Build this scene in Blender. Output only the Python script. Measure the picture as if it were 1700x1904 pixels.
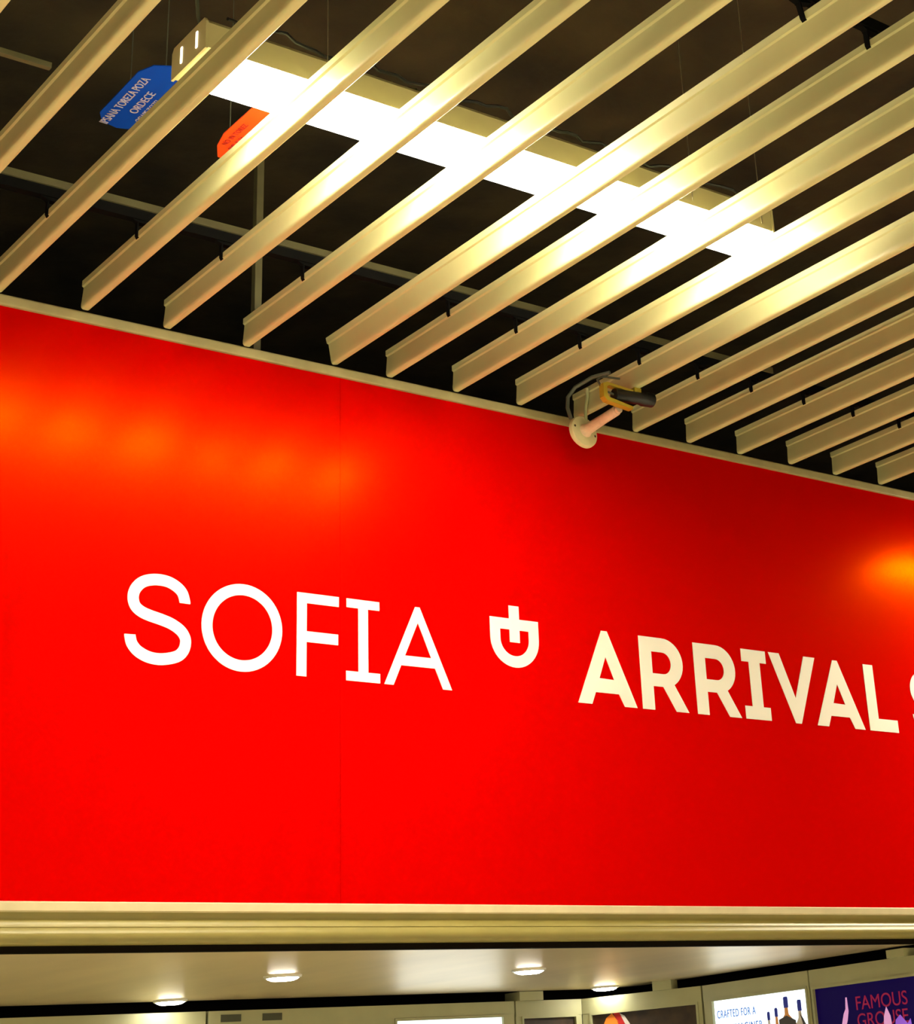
import bpy, bmesh, math, random
from mathutils import Vector, Matrix
random.seed(4)
S = bpy.context.scene
C = S.collection
for o in list(bpy.data.objects):
    bpy.data.objects.remove(o)

# ------------------------------------------------------------------ camera, world, exposure
def make_camera():
    yaw, pitch, roll = 0.722151, 0.424247, -0.0792565
    f, px, py = 3261.22, 1200.05, 568.5
    fwd = Vector((math.sin(yaw)*math.cos(pitch), math.cos(yaw)*math.cos(pitch), math.sin(pitch)))
    r0 = Vector((math.cos(yaw), -math.sin(yaw), 0)); u0 = r0.cross(fwd)
    r = r0*math.cos(roll) + u0*math.sin(roll); u = -r0*math.sin(roll) + u0*math.cos(roll)
    cd = bpy.data.cameras.new('camera'); co = bpy.data.objects.new('camera', cd); C.objects.link(co)
    m = Matrix((r, u, -fwd)).transposed().to_4x4(); m.translation = (-3.15478, -5.66067, -0.70558)
    co.matrix_world = m
    cd.sensor_fit = 'HORIZONTAL'; cd.sensor_width = 36; cd.lens = f/1700*36
    cd.shift_x = -(px-850)/1700; cd.shift_y = (py-952)/1700
    cd.clip_start = 0.05; cd.clip_end = 200
    S.camera = co
make_camera()
w = bpy.data.worlds.new('world'); S.world = w; w.use_nodes = True
w.node_tree.nodes['Background'].inputs[0].default_value = (1, .85, .62, 1)
w.node_tree.nodes['Background'].inputs[1].default_value = 0.02
S.view_settings.view_transform = 'Standard'; S.view_settings.look = 'None'
S.view_settings.gamma = 1; S.view_settings.use_curve_mapping = False
S.view_settings.exposure = 0.0
LAMP = 140.0          # radiance of the fluorescent diffusers
FILLPANEL = 0.4        # radiance of the added, unseen fill panels
SPOT = 1050.0        # power of the added fill spots
LAMP_COL = (1.0, .88, .64)

# unseen narrow spots, added to wash the pale floor and brighten the slats
for i, (x, y) in enumerate(((-7.5, -5.2), (-4.5, -4.6), (-1.2, -4.8), (2.0, -5.2), (-6.0, -8.2), (-2.0, -8.2), (2.5, -8.6))):
    ld = bpy.data.lights.new('fill_spot', 'SPOT'); ld.energy = SPOT; ld.color = (1, .90, .68); ld.spot_size = math.radians(76); ld.spot_blend = .6; ld.shadow_soft_size = .08
    lo = bpy.data.objects.new('fill_spot', ld); C.objects.link(lo); lo.location = (x, y, 1.98)

# ------------------------------------------------------------------ materials
def mat(name, col, rough=.5, metal=0, spec=.5, noise=0, nscale=8, bump=0, bscale=60, emit=None, es=0, tint=None, stretch=None):
    m = bpy.data.materials.new(name); m.use_nodes = True
    nt = m.node_tree; b = nt.nodes['Principled BSDF']
    b.inputs['Base Color'].default_value = (*col, 1); b.inputs['Roughness'].default_value = rough
    b.inputs['Metallic'].default_value = metal; b.inputs['Specular IOR Level'].default_value = spec
    if tint: b.inputs['Specular Tint'].default_value = (*tint, 1)
    if emit: b.inputs['Emission Color'].default_value = (*emit, 1); b.inputs['Emission Strength'].default_value = es
    tc = nt.nodes.new('ShaderNodeTexCoord'); src = tc.outputs['Object']
    if stretch:
        mp = nt.nodes.new('ShaderNodeMapping'); mp.inputs['Scale'].default_value = stretch
        nt.links.new(src, mp.inputs[0]); src = mp.outputs[0]
    if noise:
        n = nt.nodes.new('ShaderNodeTexNoise'); n.inputs['Scale'].default_value = nscale; n.inputs['Detail'].default_value = 5
        nt.links.new(src, n.inputs['Vector'])
        r = nt.nodes.new('ShaderNodeMapRange'); r.inputs['From Min'].default_value = .3; r.inputs['From Max'].default_value = .7
        r.inputs['To Min'].default_value = 1-noise; r.inputs['To Max'].default_value = 1+noise
        nt.links.new(n.outputs['Fac'], r.inputs['Value'])
        mx = nt.nodes.new('ShaderNodeVectorMath'); mx.operation = 'SCALE'; mx.inputs[0].default_value = col
        nt.links.new(r.outputs[0], mx.inputs['Scale']); nt.links.new(mx.outputs[0], b.inputs['Base Color'])
    if bump:
        n = nt.nodes.new('ShaderNodeTexNoise'); n.inputs['Scale'].default_value = bscale; n.inputs['Detail'].default_value = 4
        nt.links.new(src, n.inputs['Vector'])
        bp = nt.nodes.new('ShaderNodeBump'); bp.inputs['Strength'].default_value = bump; bp.inputs['Distance'].default_value = .01
        nt.links.new(n.outputs['Fac'], bp.inputs['Height']); nt.links.new(bp.outputs[0], b.inputs['Normal'])
    return m
M = {}
def red_vinyl():
    m = bpy.data.materials.new('red_vinyl'); m.use_nodes = True; nt = m.node_tree
    nt.nodes.remove(nt.nodes['Principled BSDF']); out = nt.nodes['Material Output']
    d = nt.nodes.new('ShaderNodeBsdfDiffuse'); d.inputs['Color'].default_value = (.55, .0002, .0001, 1)
    g = nt.nodes.new('ShaderNodeBsdfGlossy'); g.inputs['Color'].default_value = (1, .13, .0, 1); g.inputs['Roughness'].default_value = .22
    tc = nt.nodes.new('ShaderNodeTexCoord'); n = nt.nodes.new('ShaderNodeTexNoise'); n.inputs['Scale'].default_value = 4
    b = nt.nodes.new('ShaderNodeBump'); b.inputs['Strength'].default_value = .05; b.inputs['Distance'].default_value = .01
    nt.links.new(tc.outputs['Object'], n.inputs['Vector']); nt.links.new(n.outputs['Fac'], b.inputs['Height']); nt.links.new(b.outputs[0], g.inputs['Normal'])
    fr = nt.nodes.new('ShaderNodeFresnel'); fr.inputs['IOR'].default_value = 1.42
    a = nt.nodes.new('ShaderNodeMixShader'); nt.links.new(fr.outputs[0], a.inputs[0]); nt.links.new(d.outputs[0], a.inputs[1]); nt.links.new(g.outputs[0], a.inputs[2])
    nt.links.new(a.outputs[0], out.inputs['Surface'])
    return m
M['red'] = red_vinyl()
M['backing'] = mat('backing', (.25, .0003, .0002), .7)
M['white'] = mat('white_vinyl', (.86, .84, .78), .45)
M['slat'] = mat('slat_enamel', (.60, .60, .31), .42, noise=.05, nscale=5, bump=.03, bscale=40)
M['trim'] = mat('trim_aluminium', (.62, .54, .34), .45, noise=.06, nscale=14)
M['captrim'] = mat('cap_trim', (.40, .35, .17), .5, noise=.08, nscale=14)
M['mould'] = mat('moulding_enamel', (.27, .225, .065), .4, noise=.06, nscale=9)
M['plenum'] = mat('plenum_sheet', (.030, .021, .008), .85, noise=.6, nscale=3.0, bump=.6, bscale=9)
M['black'] = mat('black_steel', (.004, .004, .004), .9, spec=.05)
M['wire'] = mat('bright_wire', (.5, .45, .3), .3, metal=.8)
M['rail'] = mat('galvanised_rail', (.13, .12, .06), .6, metal=.2, noise=.15)
M['housing'] = mat('fixture_enamel', (.62, .55, .30), .45, noise=.04)
M['diff'] = mat('diffuser', (.9, .88, .8), .5, emit=LAMP_COL, es=LAMP)
M['floor'] = mat('floor_tile', (.74, .71, .54), .4, noise=.08, nscale=2)
M['paint'] = mat('room_paint', (.55, .50, .40), .7, noise=.03)
M['dark'] = mat('recess_shade', (.008, .006, .004), .9, spec=.05)  # near-black colour painting the shade inside gaps and recesses
M['soffit'] = mat('brushed_soffit', (.78, .64, .42), .36, metal=.65, noise=.10, nscale=3, stretch=(1, .25, 1), bump=.05, bscale=5)
M['cab'] = mat('cabinet_enamel', (.36, .36, .20), .5, noise=.06, nscale=6)
M['brown'] = mat('poster_brown', (.035, .018, .006), .4, noise=.5, nscale=14)
M['blue'] = mat('blue_plate', (.002, .055, .48), .7, spec=.1)
M['orange'] = mat('orange_tag', (1.0, .075, .002), .55)
M['darkred'] = mat('dark_red_print', (.35, .004, .002), .6)
M['print'] = mat('pale_print', (.48, .45, .58), .7)
M['ring'] = mat('downlight_ring', (.75, .74, .66), .35)
M['lens'] = mat('downlight_lens', (.9, .9, .9), .4, emit=(1, .93, .80), es=45)
M['ivory'] = mat('ivory_plastic', (.74, .68, .40), .45, noise=.06, nscale=30)
M['pinkpl'] = mat('pinkish_plastic', (.78, .58, .42), .45, noise=.08, nscale=60)
M['brass'] = mat('yellow_zinc', (.48, .36, .035), .4, metal=.25)
M['cable'] = mat('grey_cable', (.10, .11, .08), .5)
M['palecable'] = mat('pale_cable', (.45, .47, .25), .5)
M['bblack'] = mat('black_plastic', (.006, .007, .008), .35)
M['glassy'] = mat('lit_screen', (.8, .85, .9), .4, emit=(.78, .92, 1.0), es=1.4)
M['navy'] = mat('lit_navy', (.002, .001, .02), .6, spec=.1, emit=(.004, .0, .04), es=.8)
M['inkblue'] = mat('ink_blue', (.02, .12, .45), .6, emit=(.03, .16, .6), es=.5)
M['capblue'] = mat('cap_blue', (.0, .005, .12), .4, emit=(0, .003, .16), es=.6)
M['amber'] = mat('amber', (.35, .14, .02), .4, emit=(.5, .18, .02), es=.5)
M['ventdark'] = mat('vent_dark', (.05, .055, .03), .6)
M['umber'] = mat('umber', (.05, .03, .01), .4)
M['magenta'] = mat('lit_magenta', (.12, .0, .02), .6, emit=(.22, .0, .03), es=.8)
M['violet'] = mat('lit_violet', (.25, .1, .6), .4, emit=(.22, .07, .6), es=.6)
M['lilac'] = mat('lit_lilac', (.6, .35, .6), .4, emit=(.6, .25, .55), es=.7)
M['orangeprint'] = mat('orange_print', (.9, .25, .02), .5)
M['redprint'] = mat('red_print', (.5, .01, .01), .5)
M['whiteprint'] = mat('white_print', (.75, .7, .68), .5)
M['fillpanel'] = mat('fill_panel_glow', (.8, .8, .75), .4, emit=(1, .90, .68), es=FILLPANEL)
M['spill'] = mat('slot_leak', (.9, .8, .5), .5, emit=LAMP_COL, es=3)  # glow painted on the slots for lamp light leaking out

# ------------------------------------------------------------------ helpers
class MB:
    def __init__(s): s.v = []; s.f = []; s.m = Matrix()
    def add(s, vs, fs):
        n = len(s.v); s.v += [s.m @ Vector(v) for v in vs]; s.f += [[i+n for i in f] for f in fs]; return s
    def box(s, x0, x1, y0, y1, z0, z1, c=0):
        if c:
            # chamfered along all vertical-ish edges of the section in xz
            pts = [(x0+c, z0), (x1-c, z0), (x1, z0+c), (x1, z1-c), (x1-c, z1), (x0+c, z1), (x0, z1-c), (x0, z0+c)]
            return s.prism_y(pts, y0, y1)
        return s.add([(x0, y0, z0), (x1, y0, z0), (x1, y1, z0), (x0, y1, z0), (x0, y0, z1), (x1, y0, z1), (x1, y1, z1), (x0, y1, z1)],
                     [(0, 3, 2, 1), (4, 5, 6, 7), (0, 1, 5, 4), (1, 2, 6, 5), (2, 3, 7, 6), (3, 0, 4, 7)])
    def prism_y(s, pts, y0, y1):       # xz section swept along y
        n = len(pts); vs = [(a, y0, b) for a, b in pts] + [(a, y1, b) for a, b in pts]
        fs = [[i, (i+1) % n, n+(i+1) % n, n+i] for i in range(n)] + [list(range(n))[::-1], list(range(n, 2*n))]
        return s.add(vs, fs)
    def prism_x(s, pts, x0, x1):       # yz section swept along x
        n = len(pts); vs = [(x0, a, b) for a, b in pts] + [(x1, a, b) for a, b in pts]
        fs = [[i, (i+1) % n, n+(i+1) % n, n+i] for i in range(n)] + [list(range(n))[::-1], list(range(n, 2*n))]
        return s.add(vs, fs)
    def prism_z(s, pts, z0, z1):
        n = len(pts); vs = [(a, b, z0) for a, b in pts] + [(a, b, z1) for a, b in pts]
        fs = [[i, (i+1) % n, n+(i+1) % n, n+i] for i in range(n)] + [list(range(n))[::-1], list(range(n, 2*n))]
        return s.add(vs, fs)
    def tube(s, pts, r, n=8):
        P = [Vector(p) for p in pts]; rs = r if isinstance(r, (list, tuple)) else [r]*len(P)
        vs = []; fs = []; ref = None
        for i, p in enumerate(P):
            t = (P[min(i+1, len(P)-1)]-P[max(i-1, 0)]).normalized()
            if ref is None: ref = t.orthogonal().normalized()
            a = (ref - t*ref.dot(t)).normalized(); ref = a; b = t.cross(a)
            for k in range(n):
                q = 2*math.pi*k/n; vs.append(p + (a*math.cos(q)+b*math.sin(q))*rs[i])
        for i in range(len(P)-1):
            for k in range(n): fs.append([i*n+k, i*n+(k+1) % n, (i+1)*n+(k+1) % n, (i+1)*n+k])
        fs.append(list(range(n))[::-1]); fs.append(list(range((len(P)-1)*n, len(P)*n)))
        return s.add(vs, fs)
    def lathe(s, base, axis, prof, n=28):   # prof: list of (distance along axis, radius)
        base = Vector(base); ax = Vector(axis).normalized()
        return s.tube_prof(base, ax, prof, n)
    def tube_prof(s, base, ax, prof, n):
        a = ax.orthogonal().normalized(); b = ax.cross(a); vs = []; fs = []
        for d, r in prof:
            for k in range(n):
                q = 2*math.pi*k/n; vs.append(base + ax*d + (a*math.cos(q)+b*math.sin(q))*r)
        L = len(prof)
        for i in range(L-1):
            for k in range(n): fs.append([i*n+k, i*n+(k+1) % n, (i+1)*n+(k+1) % n, (i+1)*n+k])
        fs.append(list(range(n))[::-1]); fs.append(list(range((L-1)*n, L*n)))
        return s.add(vs, fs)
    def build(s, name, m, parent=None, smooth=False, kind=None):
        me = bpy.data.meshes.new(name); me.from_pydata([tuple(v) for v in s.v], [], s.f)
        bm = bmesh.new(); bm.from_mesh(me); bmesh.ops.recalc_face_normals(bm, faces=bm.faces); bm.to_mesh(me); bm.free()
        me.materials.append(m)
        if smooth:
            for p in me.polygons: p.use_smooth = True
            try: me.set_sharp_from_angle(angle=math.radians(40))
            except Exception: pass
        o = bpy.data.objects.new(name, me); C.objects.link(o); o.parent = parent
        if kind: o['kind'] = kind
        return o
def tag(o, label=None, cat=None, group=None, kind=None):
    if label: o['label'] = label
    if cat: o['category'] = cat
    if group: o['group'] = group
    if kind: o['kind'] = kind
    return o
def empty(name, loc=(0, 0, 0), rz=0, label=None, cat=None, group=None):
    o = bpy.data.objects.new(name, None); C.objects.link(o); o.location = loc; o.rotation_euler = (0, 0, rz); o.empty_display_size = .1
    return tag(o, label, cat, group)
def flat(name, loops, depth, mtx, m, parent=None):
    """filled outline(s) with holes, extruded by depth, placed by mtx (local x,y -> plane, z -> out)"""
    cu = bpy.data.curves.new(name, 'CURVE'); cu.dimensions = '2D'; cu.fill_mode = 'BOTH'; cu.extrude = depth/2
    for L in loops:
        sp = cu.splines.new('POLY'); sp.points.add(len(L)-1)
        for q, (a, b) in zip(sp.points, L): q.co = (a, b, 0, 1)
        sp.use_cyclic_u = True
    return _cvt(name, cu, mtx, m, parent)
def _cvt(name, cu, mtx, m, parent):
    t = bpy.data.objects.new('tmp', cu); C.objects.link(t)
    bpy.context.view_layer.update()
    me = bpy.data.meshes.new_from_object(t.evaluated_get(bpy.context.evaluated_depsgraph_get()))
    bpy.data.objects.remove(t); bpy.data.curves.remove(cu)
    me.transform(mtx); me.materials.clear(); me.materials.append(m); me.name = name
    o = bpy.data.objects.new(name, me); C.objects.link(o); o.parent = parent
    return o
def text(name, body, size, mtx, m, parent=None, depth=.0015, sx=1.0, shear=0, space=1.0):
    cu = bpy.data.curves.new(name, 'FONT'); cu.body = body; cu.size = size; cu.extrude = depth/2; cu.shear = shear; cu.space_character = space
    return _cvt(name, cu, mtx @ Matrix.Diagonal((sx, 1, 1, 1)), m, parent)
def plane_m(ox, ax, ay):
    ax = Vector(ax).normalized(); ay = Vector(ay).normalized(); az = ax.cross(ay)
    m = Matrix((ax, ay, az)).transposed().to_4x4(); m.translation = Vector(ox); return m
def catmull(P, n=6):
    out = []
    for i in range(len(P)-1):
        p0, p1, p2, p3 = P[max(i-1, 0)], P[i], P[i+1], P[min(i+2, len(P)-1)]
        for k in range(n):
            t = k/n
            out.append(tuple(.5*((2*p1[j]) + (-p0[j]+p2[j])*t + (2*p0[j]-5*p1[j]+4*p2[j]-p3[j])*t*t + (-p0[j]+3*p1[j]-3*p2[j]+p3[j])*t**3) for j in (0, 1)))
    out.append(P[-1]); return out
def stroke(P, wd):
    L = []; R = []
    for i, p in enumerate(P):
        a = P[max(i-1, 0)]; b = P[min(i+1, len(P)-1)]
        d = Vector((b[0]-a[0], b[1]-a[1])).normalized(); n = Vector((-d.y, d.x))*wd/2
        L.append((p[0]+n.x, p[1]+n.y)); R.append((p[0]-n.x, p[1]-n.y))
    return L + R[::-1]
def ell(cx, cy, rx, ry, n=64, a0=0, a1=360):
    full = a1-a0 == 360; k = n if full else n+1
    return [(cx+rx*math.cos(math.radians(a0+(a1-a0)*i/n)), cy+ry*math.sin(math.radians(a0+(a1-a0)*i/n))) for i in range(k)]

# ------------------------------------------------------------------ setting: the hall
FZ = -2.4
MB().box(-11, 11, -13, 5, FZ-.1, FZ).build('floor', M['floor'], kind='structure')
wr = MB().box(-11, 11, -13.2, -13, FZ, 3.5).build('wall_rear', M['paint'], kind='structure')
wl = MB().box(-11.2, -11, -13, 5, FZ, 3.5).build('wall_left', M['paint'], kind='structure')
MB().box(11, 11.2, -13, 5, FZ, 3.5).build('wall_right', M['paint'], kind='structure')
# unseen glowing panels, added behind and left of the viewer as fill light
for i in range(5):
    MB().box(-10.2+4.2*i, -6.7+4.2*i, -13, -12.97, FZ+.3, .3).build('fill_panel', M['fillpanel'], wr)
for i in range(3):
    MB().box(-11, -10.97, -12+3.9*i, -8.7+3.9*i, FZ+.3, .3).build('fill_panel', M['fillpanel'], wl)
# red fascia wall above the shop opening
wall = MB().box(-11, 11, .004, .12, -.02, 2.0).build('wall_front', M['backing'], kind='structure')
for x0, x1 in ((-10.9, -7.3), (-7.299, -3.556), (-3.555, .1835), (.1845, 3.924), (3.925, 7.7), (7.701, 10.9)):
    MB().box(x0, x1, 0, .004, 0, 2.0).build('panel', M['red'], wall)
MB().prism_x([(.12, 2.0), (-.012, 2.0), (-.014, 2.006), (-.014, 2.034), (-.010, 2.040), (.12, 2.040)], -11, 11).build('trim_1', M['captrim'], kind='structure')
MB().prism_x([(.10, .0), (-.014, .0), (-.018, -.004), (-.018, -.028), (-.014, -.032), (.10, -.032)], -11, 11).build('trim_2', M['trim'], kind='structure')
prof = [(.10, -.032), (-.010, -.032)]
prof += [(-.010+.010*math.sin(math.pi*t/8), -.032-.044*t/8) for t in range(1, 9)]
prof += [(-.008-.014*math.sin(math.pi*t/8), -.078-.048*t/8) for t in range(0, 9)]
prof += [(.006, -.130), (.10, -.130)]
MB().prism_x(prof, -11, 11).build('trim_3', M['mould'], smooth=True, kind='structure')

# ceiling: dark plenum slab; slats, carrier rails as its parts
ceil = MB().box(-11, 11, -13, 5, 3.2, 3.4).build('ceiling', M['plenum'], kind='structure')
MB().box(-11, 11, 3.0, 3.1, -.12, 3.2).build('plenum_light_stop', M['plenum'], kind='structure')  # unseen end wall, added to keep stray light out of the plenum
H = .115; ZS = 2.040; STEP = .3225; YEND = -9.5
def slat_mesh():
    r = .011; n = 5
    pts = [(.034-r+r*math.sin(math.pi/2*k/n), r-r*math.cos(math.pi/2*k/n)) for k in range(n+1)]
    pts += [(.034, .111), (.030, H), (.001, H), (-.001, .113), (-.001, .091), (.0055, .086), (.001, .028), (0, .022)]
    pts += [(r-r*math.cos(math.pi/2*k/n), r-r*math.sin(math.pi/2*k/n)) for k in range(n+1)]
    mb = MB().prism_y(pts, YEND, 0)
    me = bpy.data.meshes.new('slat'); me.from_pydata([tuple(v) for v in mb.v], [], mb.f); me.materials.append(M['slat'])
    bm = bmesh.new(); bm.from_mesh(me); bmesh.ops.recalc_face_normals(bm, faces=bm.faces); bm.to_mesh(me); bm.free()
    for p in me.polygons: p.use_smooth = len(p.vertices) == 4
    me.set_sharp_from_angle(angle=math.radians(19))
    return me
def clip_mesh():
    mb = MB()
    mb.prism_y([(-.006, .034), (.000, .034), (.000, -.016), (.004, -.026), (.000, -.028), (-.006, -.017)], -.009, .009)   # hook blade
    mb.box(-.006, .040, -.012, .012, .030, .036)
    mb.prism_y([(-.030, .044), (.045, .044), (.036, .030), (-.004, .030)], -.010, .010)
    me = bpy.data.meshes.new('clip'); me.from_pydata([tuple(v) for v in mb.v], [], mb.f); me.materials.append(M['black'])
    return me
SM = slat_mesh(); CM = clip_mesh()
for k in range(-14, 24):
    o = bpy.data.objects.new('slat', SM); C.objects.link(o); o.parent = ceil
    x = -1.222 + STEP*k + random.uniform(-.006, .006); z = ZS + random.uniform(-.004, .004)
    y = -.012 + random.uniform(-.010, .004)
    if k == 2: y = -.02
    ry = 0
    if k == 4: ry = math.radians(-14); x += .035
    o.location = (x, y, z) if k != 4 else (x - H*math.sin(ry)*0, y, z)
    if ry:
        o.matrix_world = Matrix.Translation((x, y, z+H)) @ Matrix.Rotation(ry, 4, 'Y') @ Matrix.Translation((0, 0, -H))
    for yc in (-.48, -2.75, -5.0, -7.3):
        if k == 4 and yc == -.48: continue
        c = bpy.data.objects.new('clip', CM); C.objects.link(c); c.parent = o; c.location = (0, yc-y, H)
for yc in (-.48, -2.75, -5.0, -7.3):
    MB().prism_x([(yc-.016, 2.198), (yc+.016, 2.198), (yc+.016, 2.235), (yc+.012, 2.235), (yc+.012, 2.202), (yc-.012, 2.202), (yc-.012, 2.235), (yc-.016, 2.235)], -5.8, 6.3).build('carrier_rail', M['black'], ceil)
MB().prism_x([(-.040, 2.50), (-.012, 2.50), (-.012, 2.503), (-.037, 2.503), (-.037, 2.53), (-.040, 2.53)], -3.5, 2.6).build('angle_rail', M['rail'], ceil)
MB().prism_x([(-.79, 2.50), (-.77, 2.50), (-.77, 2.503), (-.787, 2.503), (-.787, 2.52), (-.79, 2.52)], -3.5, -1.36).build('angle_rail', M['rail'], ceil)
MB().box(-.146, -.116, .10, .13, 2.0, 3.2, .003).build('support_post', M['rail'], ceil)

# ------------------------------------------------------------------ fluorescent fixtures above the slats
def fixture(label, detail=False):
    t = empty('ceiling_light', label=label, cat='ceiling light', group='fluorescent fixtures above the slats')
    L0, L1 = -1.105, 1.18
    MB().prism_x([(-.108, 0), (.108, 0), (.108, .085), (.098, .10), (-.098, .10), (-.108, .085)], L0, L1).build('housing', M['housing'], t)
    MB().prism_x([(-.104, -.001), (-.100, -.016), (.100, -.016), (.104, -.001)], L0+.11, L1-.012).build('diffuser', M['diff'], t)
    for s, a in ((-1, L0), (1, L1)):
        e = MB().prism_x([(-.112, -.006), (.112, -.006), (.112, .088), (.100, .104), (-.100, .104), (-.112, .088)], min(a, a+s*.008), max(a, a+s*.008)).build('end_plate', M['housing'], t)
        if detail and s < 0:
            for yy in (-.055, .045):
                MB().box(a-.0105, a-.008, yy-.005, yy+.005, .022, .078).build('slot', M['spill'], e)
    for x in (-.72, .762, 1.10):
        MB().tube([(x, -.112, .055), (x, -.135, .05), (x, -.137, .0), (x, -.138, .04), (x, -.138, .99)], .0016, 6).build('suspension_wire', M['wire'], t)
    return t
FX = [(-.10, -1.492, 2.196)]
f0 = fixture('lit fluorescent batten seen through the slats above the red wall', True); f0.location = FX[0]
labels = {}
def copy_tree(o, parent=None):
    c = o.copy(); C.objects.link(c); c.parent = parent
    for ch in o.children: copy_tree(ch, c)
    return c
for i, (x, y, lab) in enumerate(((5.12, -.74, 'lit fluorescent batten hung below the slats, farther right along the red wall'),
                  (-5.26, -1.492, 'added unseen fluorescent batten left of the view, above the red wall'))):
    g = copy_tree(f0); g.location = (x, y, 2.196 if x < 0 else 1.932); g['label'] = lab  # the left batten is unseen, added for brightness

# loose cable and foil along the top of the fixture
pts = []
for i in range(60):
    x = -1.15 + 2.2*i/59
    pts.append((x, -1.615+.012*math.sin(i*.9)+.006*math.sin(i*2.3), 2.305+.007*math.sin(i*.55)+.005*math.sin(i*1.7)))
tag(MB().tube(pts, .006, 6).build('supply_cable', M['bblack'], smooth=True), 'black supply cable lying along the top of the lit batten', 'cable')
bm_ = MB(); nx = 26
vs = []; fs = []
for i in range(nx):
    x = -.72+.42*i/(nx-1)
    for j in range(3):
        vs.append((x, -1.575+.035*j+.008*random.uniform(-1, 1), 2.303+.012*random.random()+.006*j))
for i in range(nx-1):
    for j in range(2): fs.append((i*3+j, (i+1)*3+j, (i+1)*3+j+1, i*3+j+1))
bm_.add(vs, fs)
tag(bm_.build('foil_strip', M['rail']), 'crumpled foil strip on top of the lit batten', 'foil')
tag(MB().tube([(-1.17, -1.50, 2.30), (-1.19, -1.50, 2.36), (-1.21, -1.52, 2.45), (-1.18, -1.55, 2.7), (-1.12, -1.5, 3.2)], .006, 6).build('feed_cable', M['cable'], smooth=True),
    'thin cable rising from the left end of the lit batten', 'cable')

# ------------------------------------------------------------------ tags hanging in the plenum
def plate(name, outline, z, m, label, cat, wires):
    t = empty(name, (outline[0][0], outline[0][1], z), label=label, cat=cat)
    inv = Matrix.Translation(-Vector(t.location))
    o = MB(); o.m = inv; o.prism_z(outline, z, z+.004).build('plate', m, t)
    for (x, y) in wires:
        o = MB(); o.m = inv; o.tube([(x, y, z+.004), (x, y, 3.2)], .002, 5).build('hanging_wire', M['cable'], t)
    return t, inv
ZB = 2.45
out = [(-1.15, -.99), (-1.125, -1.05), (-1.06, -1.085), (-.99, -1.07), (-.965, -1.02), (-.965, -.70), (-1.0, -.645), (-1.06, -.625), (-1.12, -.64), (-1.148, -.69)]
t, inv = plate('notice_plate', out, ZB, M['blue'], 'small blue plate with white lettering above the slats', 'sign', [(-1.06, -1.0), (-1.06, -.72)])
# lettering runs towards the viewer (-y), letter tops towards -x, facing down
def tm(x, y): return inv @ plane_m((x, y, ZB-.0012), (0, -1, 0), (-1, 0, 0))
text('lettering', 'IPSANA TOREZA POZA', .042, tm(-1.098, -.632), M['print'], t, sx=.78)
text('lettering', 'ORDECE', .040, tm(-1.045, -.745), M['print'], t, sx=1.0)
text('lettering', 'OSIAPE TOZEL', .026, tm(-1.012, -.70), M['print'], t, sx=1.0)
ZO = 2.30
out = [(-.853, -1.01), (-.853, -1.26), (-.74, -1.26), (-.74, -.92), (-.77, -.86), (-.80, -.865), (-.835, -.93)]
t, inv = plate('warning_tag', out, ZO, M['orange'], 'orange tag with dark red lettering beside the lit batten', 'tag', [(-.80, -1.15), (-.80, -.95)])
def tm2(x, y): return inv @ plane_m((x, y, ZO-.0012), (0, -1, 0), (-1, 0, 0))
text('lettering', 'NO IN TOREZ', .026, tm2(-.812, -.95), M['darkred'], t, sx=.95)
text('lettering', 'ANEL 30 TA', .020, tm2(-.785, -.93), M['darkred'], t, sx=.95)

# ------------------------------------------------------------------ lettering on the wall
WM = plane_m((0, -.0012, 0), (1, 0, 0), (0, 0, 1))
T, B_ = 1.104, .792
sofia = empty('wall_lettering', (-.664, 0, B_), label='thin white capitals SOFIA at the left of the red wall', cat='lettering')
arr = empty('wall_lettering', (1.296, 0, B_), label='bold white capitals ARRIVAL S at the right of the red wall', cat='lettering')
def letter(loops, par):
    return flat('letter', loops, .002, Matrix.Translation(-Vector(par.location)) @ WM, M['white'], par)
SC = [(-.446, 1.010), (-.447, 1.018), (-.457, 1.046), (-.48, 1.067), (-.517, 1.082), (-.564, 1.083), (-.606, 1.07), (-.632, 1.043), (-.64, 1.012), (-.631, .982), (-.608, .964), (-.576, .953),
      (-.532, .943), (-.495, .932), (-.462, .914), (-.444, .894), (-.438, .872), (-.445, .842), (-.470, .818), (-.525, .804), (-.573, .807), (-.613, .824), (-.636, .848), (-.644, .872), (-.645, .880)]
letter([stroke(catmull(SC, 5), .041)], sofia)
letter([ell(-.220, .947, .160, .160), ell(-.219, .947, .119, .119)], sofia)
letter([[(0, T), (.177, T), (.177, 1.066), (.041, 1.066), (.041, .960), (.174, .960), (.174, .920), (.041, .920), (.041, B_), (0, B_)]], sofia)
letter([[(.210, T), (.354, T), (.354, 1.070), (.3035, 1.070), (.3035, .828), (.355, .828), (.355, B_), (.208, B_), (.208, .828), (.261, .828), (.261, 1.070), (.210, 1.070)]], sofia)
letter([[(.516, T), (.537, T), (.679, B_), (.637, B_), (.602, .870), (.449, .870), (.414, B_), (.373, B_)], [(.527, 1.042), (.586, .909), (.467, .909)]], sofia)
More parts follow.
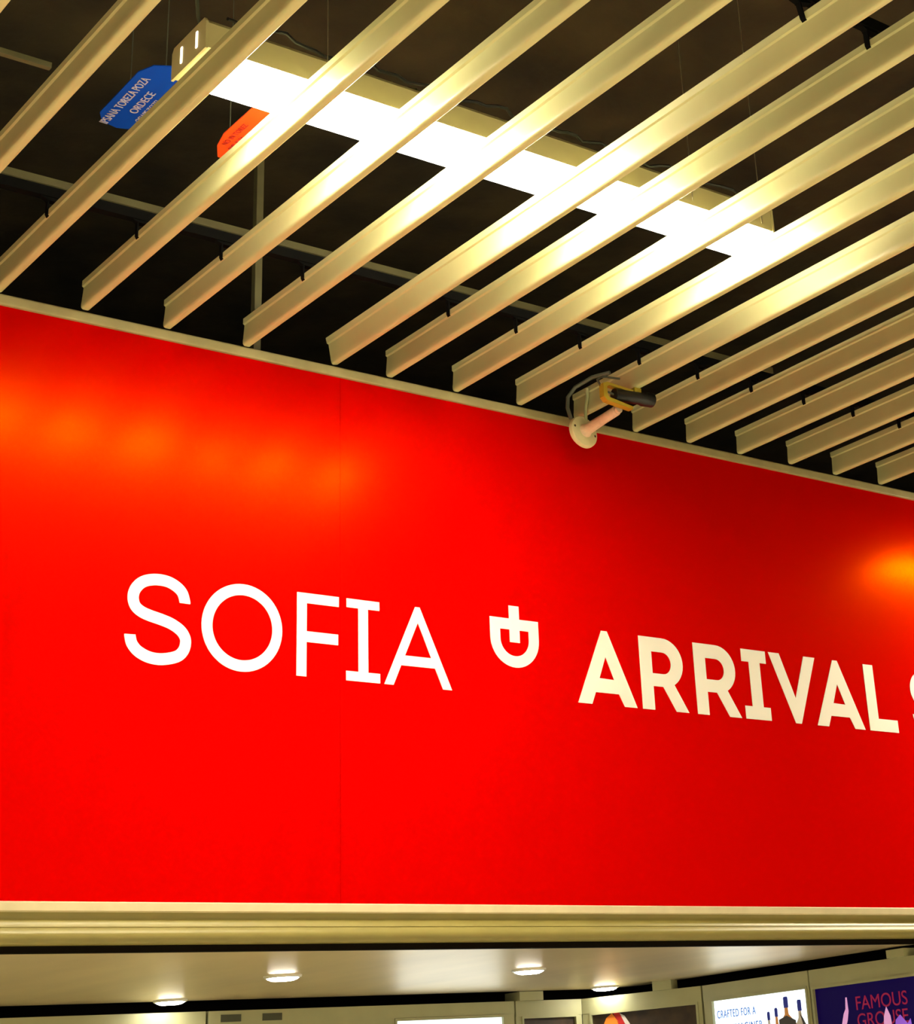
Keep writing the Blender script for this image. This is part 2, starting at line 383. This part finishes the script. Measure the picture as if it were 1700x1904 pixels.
# emblem between the words
eo = [(.964, 1.160), (1.014, 1.160), (1.014, 1.106), (1.109, 1.106), (1.109, 1.025)] + ell(.989, 1.025, .120, .117, 24, 0, -180)[1:] + [(.869, 1.106), (.964, 1.106)]
ei = [(.918, 1.061), (.964, 1.061), (.964, 1.010), (1.014, 1.010), (1.014, 1.061), (1.059, 1.061), (1.059, 1.022)] + ell(.9885, 1.022, .0705, .068, 20, 0, -180)[1:]
o = flat('emblem', [eo, ei], .002, WM, M['white']); tag(o, 'white shield emblem with upright bar between the two words', 'emblem')
def bigA(x): return [[(x+.142, T), (x+.173, T), (x+.314, B_), (x+.246, B_), (x+.218, .842), (x+.095, .842), (x+.073, B_), (x, B_)], [(x+.157, .994), (x+.197, .900), (x+.119, .902)]]
def bigR(x):
    o = [(x, T), (x+.130, T)] + [(x+.130+a, .998+b) for a, b in ell(0, 0, .111, .106, 16, 90, -60)] + [(x+.258, B_), (x+.187, B_), (x+.122, .893), (x+.067, .893), (x+.067, B_), (x, B_)]
    i = [(x+.067, 1.042), (x+.130, 1.042)] + ell(x+.128, .995, .046, .047, 14, 90, -90) + [(x+.067, .948)]
    return [o, i]
letter(bigA(1.296), arr); letter(bigR(1.640), arr); letter(bigR(1.948), arr)
letter([[(2.234, T), (2.384, T), (2.384, 1.048), (2.344, 1.048), (2.344, .849), (2.386, .849), (2.386, B_), (2.232, B_), (2.232, .849), (2.277, .849), (2.277, 1.048), (2.234, 1.048)]], arr)
letter([[(2.404, T), (2.471, T), (2.551, .905), (2.627, T), (2.700, T), (2.573, B_), (2.537, B_)]], arr)
letter(bigA(2.675), arr)
letter([[(3.022, T), (3.088, T), (3.088, .850), (3.218, .850), (3.218, B_), (3.022, B_)]], arr)
SC2 = [(3.366+(a+.645)*.175/.207, .823+(b-.804)*.248/.279) for a, b in SC]
letter([stroke(catmull(SC2, 5), .064)], arr)

# ------------------------------------------------------------------ shop niche under the wall
rc = [(-9, .045), (3.20, .045), (3.20, 1.95)] + ell(3.0, 1.96, .20, .21, 8, 0, 90) + [(-9, 2.17)]
MB().prism_z(rc, -.150, -.136).build('soffit', M['soffit'], kind='structure')
MB().box(-11, 11, .014, .045, -.151, -.131).build('gap_shade', M['dark'], kind='structure')  # black strip standing in for the shadow gap under the moulding
MB().box(-11, 11, .02, 3.0, -.131, -.125).build('soffit_void', M['dark'], kind='structure')  # dark sheet painting the shade in the recess round the soffit
for i, (x, y, lab) in enumerate(((.505, .99, 'round white downlight in the soffit below the letters SOF'), (1.665, .92, 'round white downlight in the soffit below the first letter of ARRIVAL'),
                   (.555, 2.09, 'round white downlight at the rear soffit edge, leftmost of the four'), (2.955, 2.02, 'round white downlight at the rear soffit edge, rightmost of the four'))):
    d = empty('downlight', (x, y, -.150), label=lab, cat='downlight', group='downlights in the shop soffit')
    MB().lathe((0, 0, 0), (0, 0, -1), [(0, .076), (.006, .075), (.010, .070), (.010, .064), (.004, .063)], 28).build('trim_ring', M['ring'], d, True)
    MB().lathe((0, 0, -.003), (0, 0, -1), [(0, .062), (.010, .060), (.016, .045), (.018, .012)], 28).build('lens', M['lens'], d, True)

def unit(name, a, b, label, top=-.195, pan=None, pmat=None, ftop=-.27, stile=.035, depth=.28):
    """display cabinet whose front runs from a to b (left to right as seen from the shop)"""
    a = Vector((a[0], a[1], 0)); b = Vector((b[0], b[1], 0)); d = b-a; W = d.length
    t = empty(name, (a.x, a.y, FZ), math.atan2(d.y, d.x), label=label, cat='display cabinet')
    z = -FZ
    MB().box(0, W, .02, depth, 0, z+top-.004).build('carcass', M['cab'], t)
    MB().box(0, W, -.006, .02, z+ftop, z+top, 0).build('fascia', M['cab'], t)
    if pan:
        x0, x1, z1, z0 = pan
        MB().box(0, x0, -.004, .02, .1, z+ftop).build('stile', M['cab'], t)
        MB().box(x1, W, -.004, .02, .1, z+ftop).build('stile', M['cab'], t)
        f = MB()
        for (p0, p1, q0, q1) in ((x0, x1, z1-.012, z1), (x0, x0+.012, z0, z1-.012), (x1-.012, x1, z0, z1-.012), (x0, x1, z0-.012, z0)):
            f.box(p0, p1, -.010, .019, z+q0, z+q1)
        f.build('frame', M['cab'], t)
        p = MB().box(x0+.012, x1-.012, .006, .019, z+z0, z+z1-.012).build('panel', pmat, t)
        return t, p, z
    return t, None, z
u1, _, z = unit('display_cabinet', (-1.7, 2.2), (.780, 2.2), 'olive display cabinet at the bottom left, lit from the downlight above')
u2, pn, z = unit('display_cabinet', (.795, 2.2), (2.495, 2.2), 'olive display cabinet with a pale lit screen and two dark vents', pan=(.985, 1.640, -.256, -1.3), pmat=M['glassy'], ftop=-.255)
for vx in (.06, .27):
    MB().box(vx, vx+.10, -.010, -.006, z-.243, z-.212).build('vent', M['ventdark'], u2)
u3, pn, z = unit('display_cabinet', (2.505, 2.2), (2.930, 2.2), 'narrow display cabinet with a dark brown poster under the bright fascia', pan=(.035, .395, -.268, -1.5), pmat=M['brown'])
MB().box(.010, .160, -.03, .10, z-.195, z-.152).build('spacer_block', M['cab'], u3)
u4, pn, z = unit('display_cabinet', (2.940, 2.2), (3.195, 1.535), 'slanted corner cabinet with a dark brown poster showing an orange figure', pan=(.045, .690, -.268, -1.5), pmat=M['brown'], depth=.05)
MB().box(.44, .55, -.02, .05, z-.195, z-.150).build('spacer_block', M['cab'], u4)
def print_m(u, x, zz, yy=.0045): return plane_m((x, yy, zz-FZ), (1, 0, 0), (0, 0, 1))
flat('poster_print', [[(.0, -.17), (.015, -.09), (.05, -.03), (.085, -.01), (.12, -.05), (.13, -.17)]], .002, print_m(u4, .09, -.270), M['orangeprint'], pn)
flat('poster_print', [[(.09, -.0), (.13, -.005), (.165, -.07), (.175, -.17), (.14, -.17), (.125, -.07)]], .002, print_m(u4, .09, -.274), M['redprint'], pn)
flat('poster_print', [[(.13, -.005), (.16, -.02), (.21, -.09), (.215, -.17), (.18, -.17), (.168, -.075)]], .002, print_m(u4, .09, -.278), M['whiteprint'], pn)
u5, pn, z = unit('display_cabinet', (3.20, 1.525), (3.20, .757), 'wall cabinet with a white lit poster of bottles and blue text', pan=(.055, .755, -.263, -1.6), pmat=M['glassy'])
text('poster_print', 'CRAFTED FOR A', .052, print_m(u5, .085, -.358), M['inkblue'], pn, sx=.66, space=1.15)
text('poster_print', 'THE IMAGINER', .052, print_m(u5, .10, -.425), M['inkblue'], pn, sx=.80, space=1.15)
def bottle(x, ztop, cw, ch, sw, body):
    flat('poster_print', [[(-cw/2, -ch), (-cw/2, -.006), (-cw/2+.004, 0), (cw/2-.004, 0), (cw/2, -.006), (cw/2, -ch)]], .002, print_m(u5, x, ztop), M['capblue'], pn)
    h = ch
    flat('poster_print', [[(-cw*.35, -h), (cw*.35, -h), (cw*.45, -h-.03), (sw/2, -h-.075), (sw/2, -h-.35), (-sw/2, -h-.35), (-sw/2, -h-.075), (-cw*.45, -h-.03)]], .002, print_m(u5, x, ztop), body, pn)
bottle(.460, -.355, .018, .038, .05, M['whiteprint']); bottle(.515, -.342, .020, .040, .05, M['amber'])
bottle(.588, -.297, .030, .050, .125, M['amber']); bottle(.680, -.318, .026, .050, .090, M['whiteprint'])
flat('poster_print', [[(-.055, -.16), (-.055, -.10), (.0, -.085), (.06, -.11), (.06, -.16)]], .002, print_m(u5, .588, -.297, .0030), M['umber'], pn)
flat('poster_print', [[(.0, -.06), (.02, -.085), (.045, -.13), (.045, -.2), (.02, -.2), (.02, -.12)]], .002, print_m(u5, .680, -.318, .0030), M['umber'], pn)
u6, pn, z = unit('display_cabinet', (3.20, .749), (3.20, -.10), 'wall cabinet with a dark purple lit poster lettered in magenta', pan=(.008, .80, -.270, -1.6), pmat=M['navy'])
MB().box(.54, .65, -.03, .10, z-.195, z-.160).build('spacer_block', M['cab'], u6)
text('poster_print', 'FAMOUS', .085, print_m(u6, .275, -.395), M['magenta'], pn, sx=1.0)
text('poster_print', 'GROUSE', .085, print_m(u6, .275, -.470), M['magenta'], pn, sx=1.0)
flat('poster_print', [[(.0, -.12), (.02, -.07), (.035, -.05), (.042, 0), (.05, 0), (.052, -.06), (.04, -.10), (.03, -.12), (.045, -.17), (.03, -.17), (.02, -.125)]], .002, print_m(u6, .175, -.335), M['lilac'], pn)
flat('poster_print', [[(.0, -.10), (.01, -.04), (.03, 0), (.05, -.04), (.055, -.10), (.03, -.12)]], .002, print_m(u6, .44, -.395, .0030), M['lilac'], pn)
flat('poster_print', [[(.0, -.10), (.02, -.02), (.05, -.0), (.09, -.04), (.11, -.02), (.12, -.10)]], .002, print_m(u6, .50, -.435, .0030), M['violet'], pn)
# shop walls behind the cabinets
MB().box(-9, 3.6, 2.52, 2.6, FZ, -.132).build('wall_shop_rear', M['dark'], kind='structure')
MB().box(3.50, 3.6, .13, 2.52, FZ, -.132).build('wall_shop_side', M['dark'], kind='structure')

# ------------------------------------------------------------------ devices hanging below the slat ends
ax = Vector((.06, -.92, .12)).normalized(); base = Vector((1.318, -.112, 1.936))
t = empty('disc_fitting', base, label='ivory disc fitting with a short tube hanging at the wall top', cat='fitting')
MB().lathe((0, 0, 0), ax, [(-.020, .030), (-.018, .062), (-.006, .074), (.006, .074), (.012, .070), (.016, .050), (.018, .02)], 32).build('disc', M['ivory'], t, True)
MB().lathe(ax*.014, ax, [(0, .034), (.010, .028), (.02, .0245), (.05, .024), (.09, .023), (.13, .022), (.205, .022), (.210, .020)], 20).build('tube', M['pinkpl'], t, True)
MB().lathe(ax*.222, ax, [(0, .016), (.006, .018), (.016, .018), (.018, .012)], 14).build('nozzle', M['pinkpl'], t, True)
sd = ax.orthogonal().normalized(); s2 = ax.cross(sd)
for q in (120, 300):
    d = sd*math.cos(math.radians(q)) + s2*math.sin(math.radians(q))
    MB().lathe(ax*.011 + d*.056, ax, [(0, .006), (.004, .006), (.005, .003)], 10).build('screw', M['umber'], t, True)
def rel(pts): return [Vector(p)-base for p in pts]
MB().tube(rel([(1.262, -.105, 1.99), (1.250, -.10, 2.04), (1.255, -.10, 2.09), (1.275, -.13, 2.13), (1.30, -.22, 2.15), (1.335, -.30, 2.150)]), .009, 8).build('cable', M['cable'], t, True)
MB().tube(rel([(1.335, -.115, 1.99), (1.338, -.115, 2.05), (1.348, -.12, 2.10), (1.342, -.13, 2.14)]), .008, 8).build('cable', M['palecable'], t, True)
# camera on a zinc bracket under the tenth slat
P = Vector((1.37, -.42, 2.036))
t = empty('security_camera', P, label='black camera in a yellow zinc bracket under a slat end', cat='camera')
o = MB(); o.m = Matrix.Translation(-P)
o.prism_y([(1.183, 1.966), (1.200, 1.950), (1.335, 1.935), (1.338, 1.948), (1.212, 1.967), (1.203, 1.976), (1.203, 2.014), (1.215, 2.022), (1.345, 2.012), (1.345, 2.024), (1.205, 2.034), (1.183, 2.026)], -.435, -.405)
o.build('bracket', M['brass'], t)
o = MB(); o.m = Matrix.Translation(-P); o.box(1.352, 1.388, -.435, -.405, 2.012, 2.0385); o.build('mount', M['brass'], t)
o = MB(); o.m = Matrix.Translation(-P); o.lathe((1.245, -.42, 1.990), (1, 0, .06), [(0, .018), (.004, .026), (.15, .027), (.155, .031), (.21, .031), (.215, .026), (.205, .022)], 20); o.build('camera_body', M['bblack'], t, True)
o = MB(); o.m = Matrix.Translation(-P); o.tube([(1.247, -.42, 1.99), (1.19, -.42, 2.0), (1.18, -.40, 2.05), (1.23, -.37, 2.085), (1.335, -.36, 2.10)], .005, 6); o.build('cable', M['cable'], t, True)
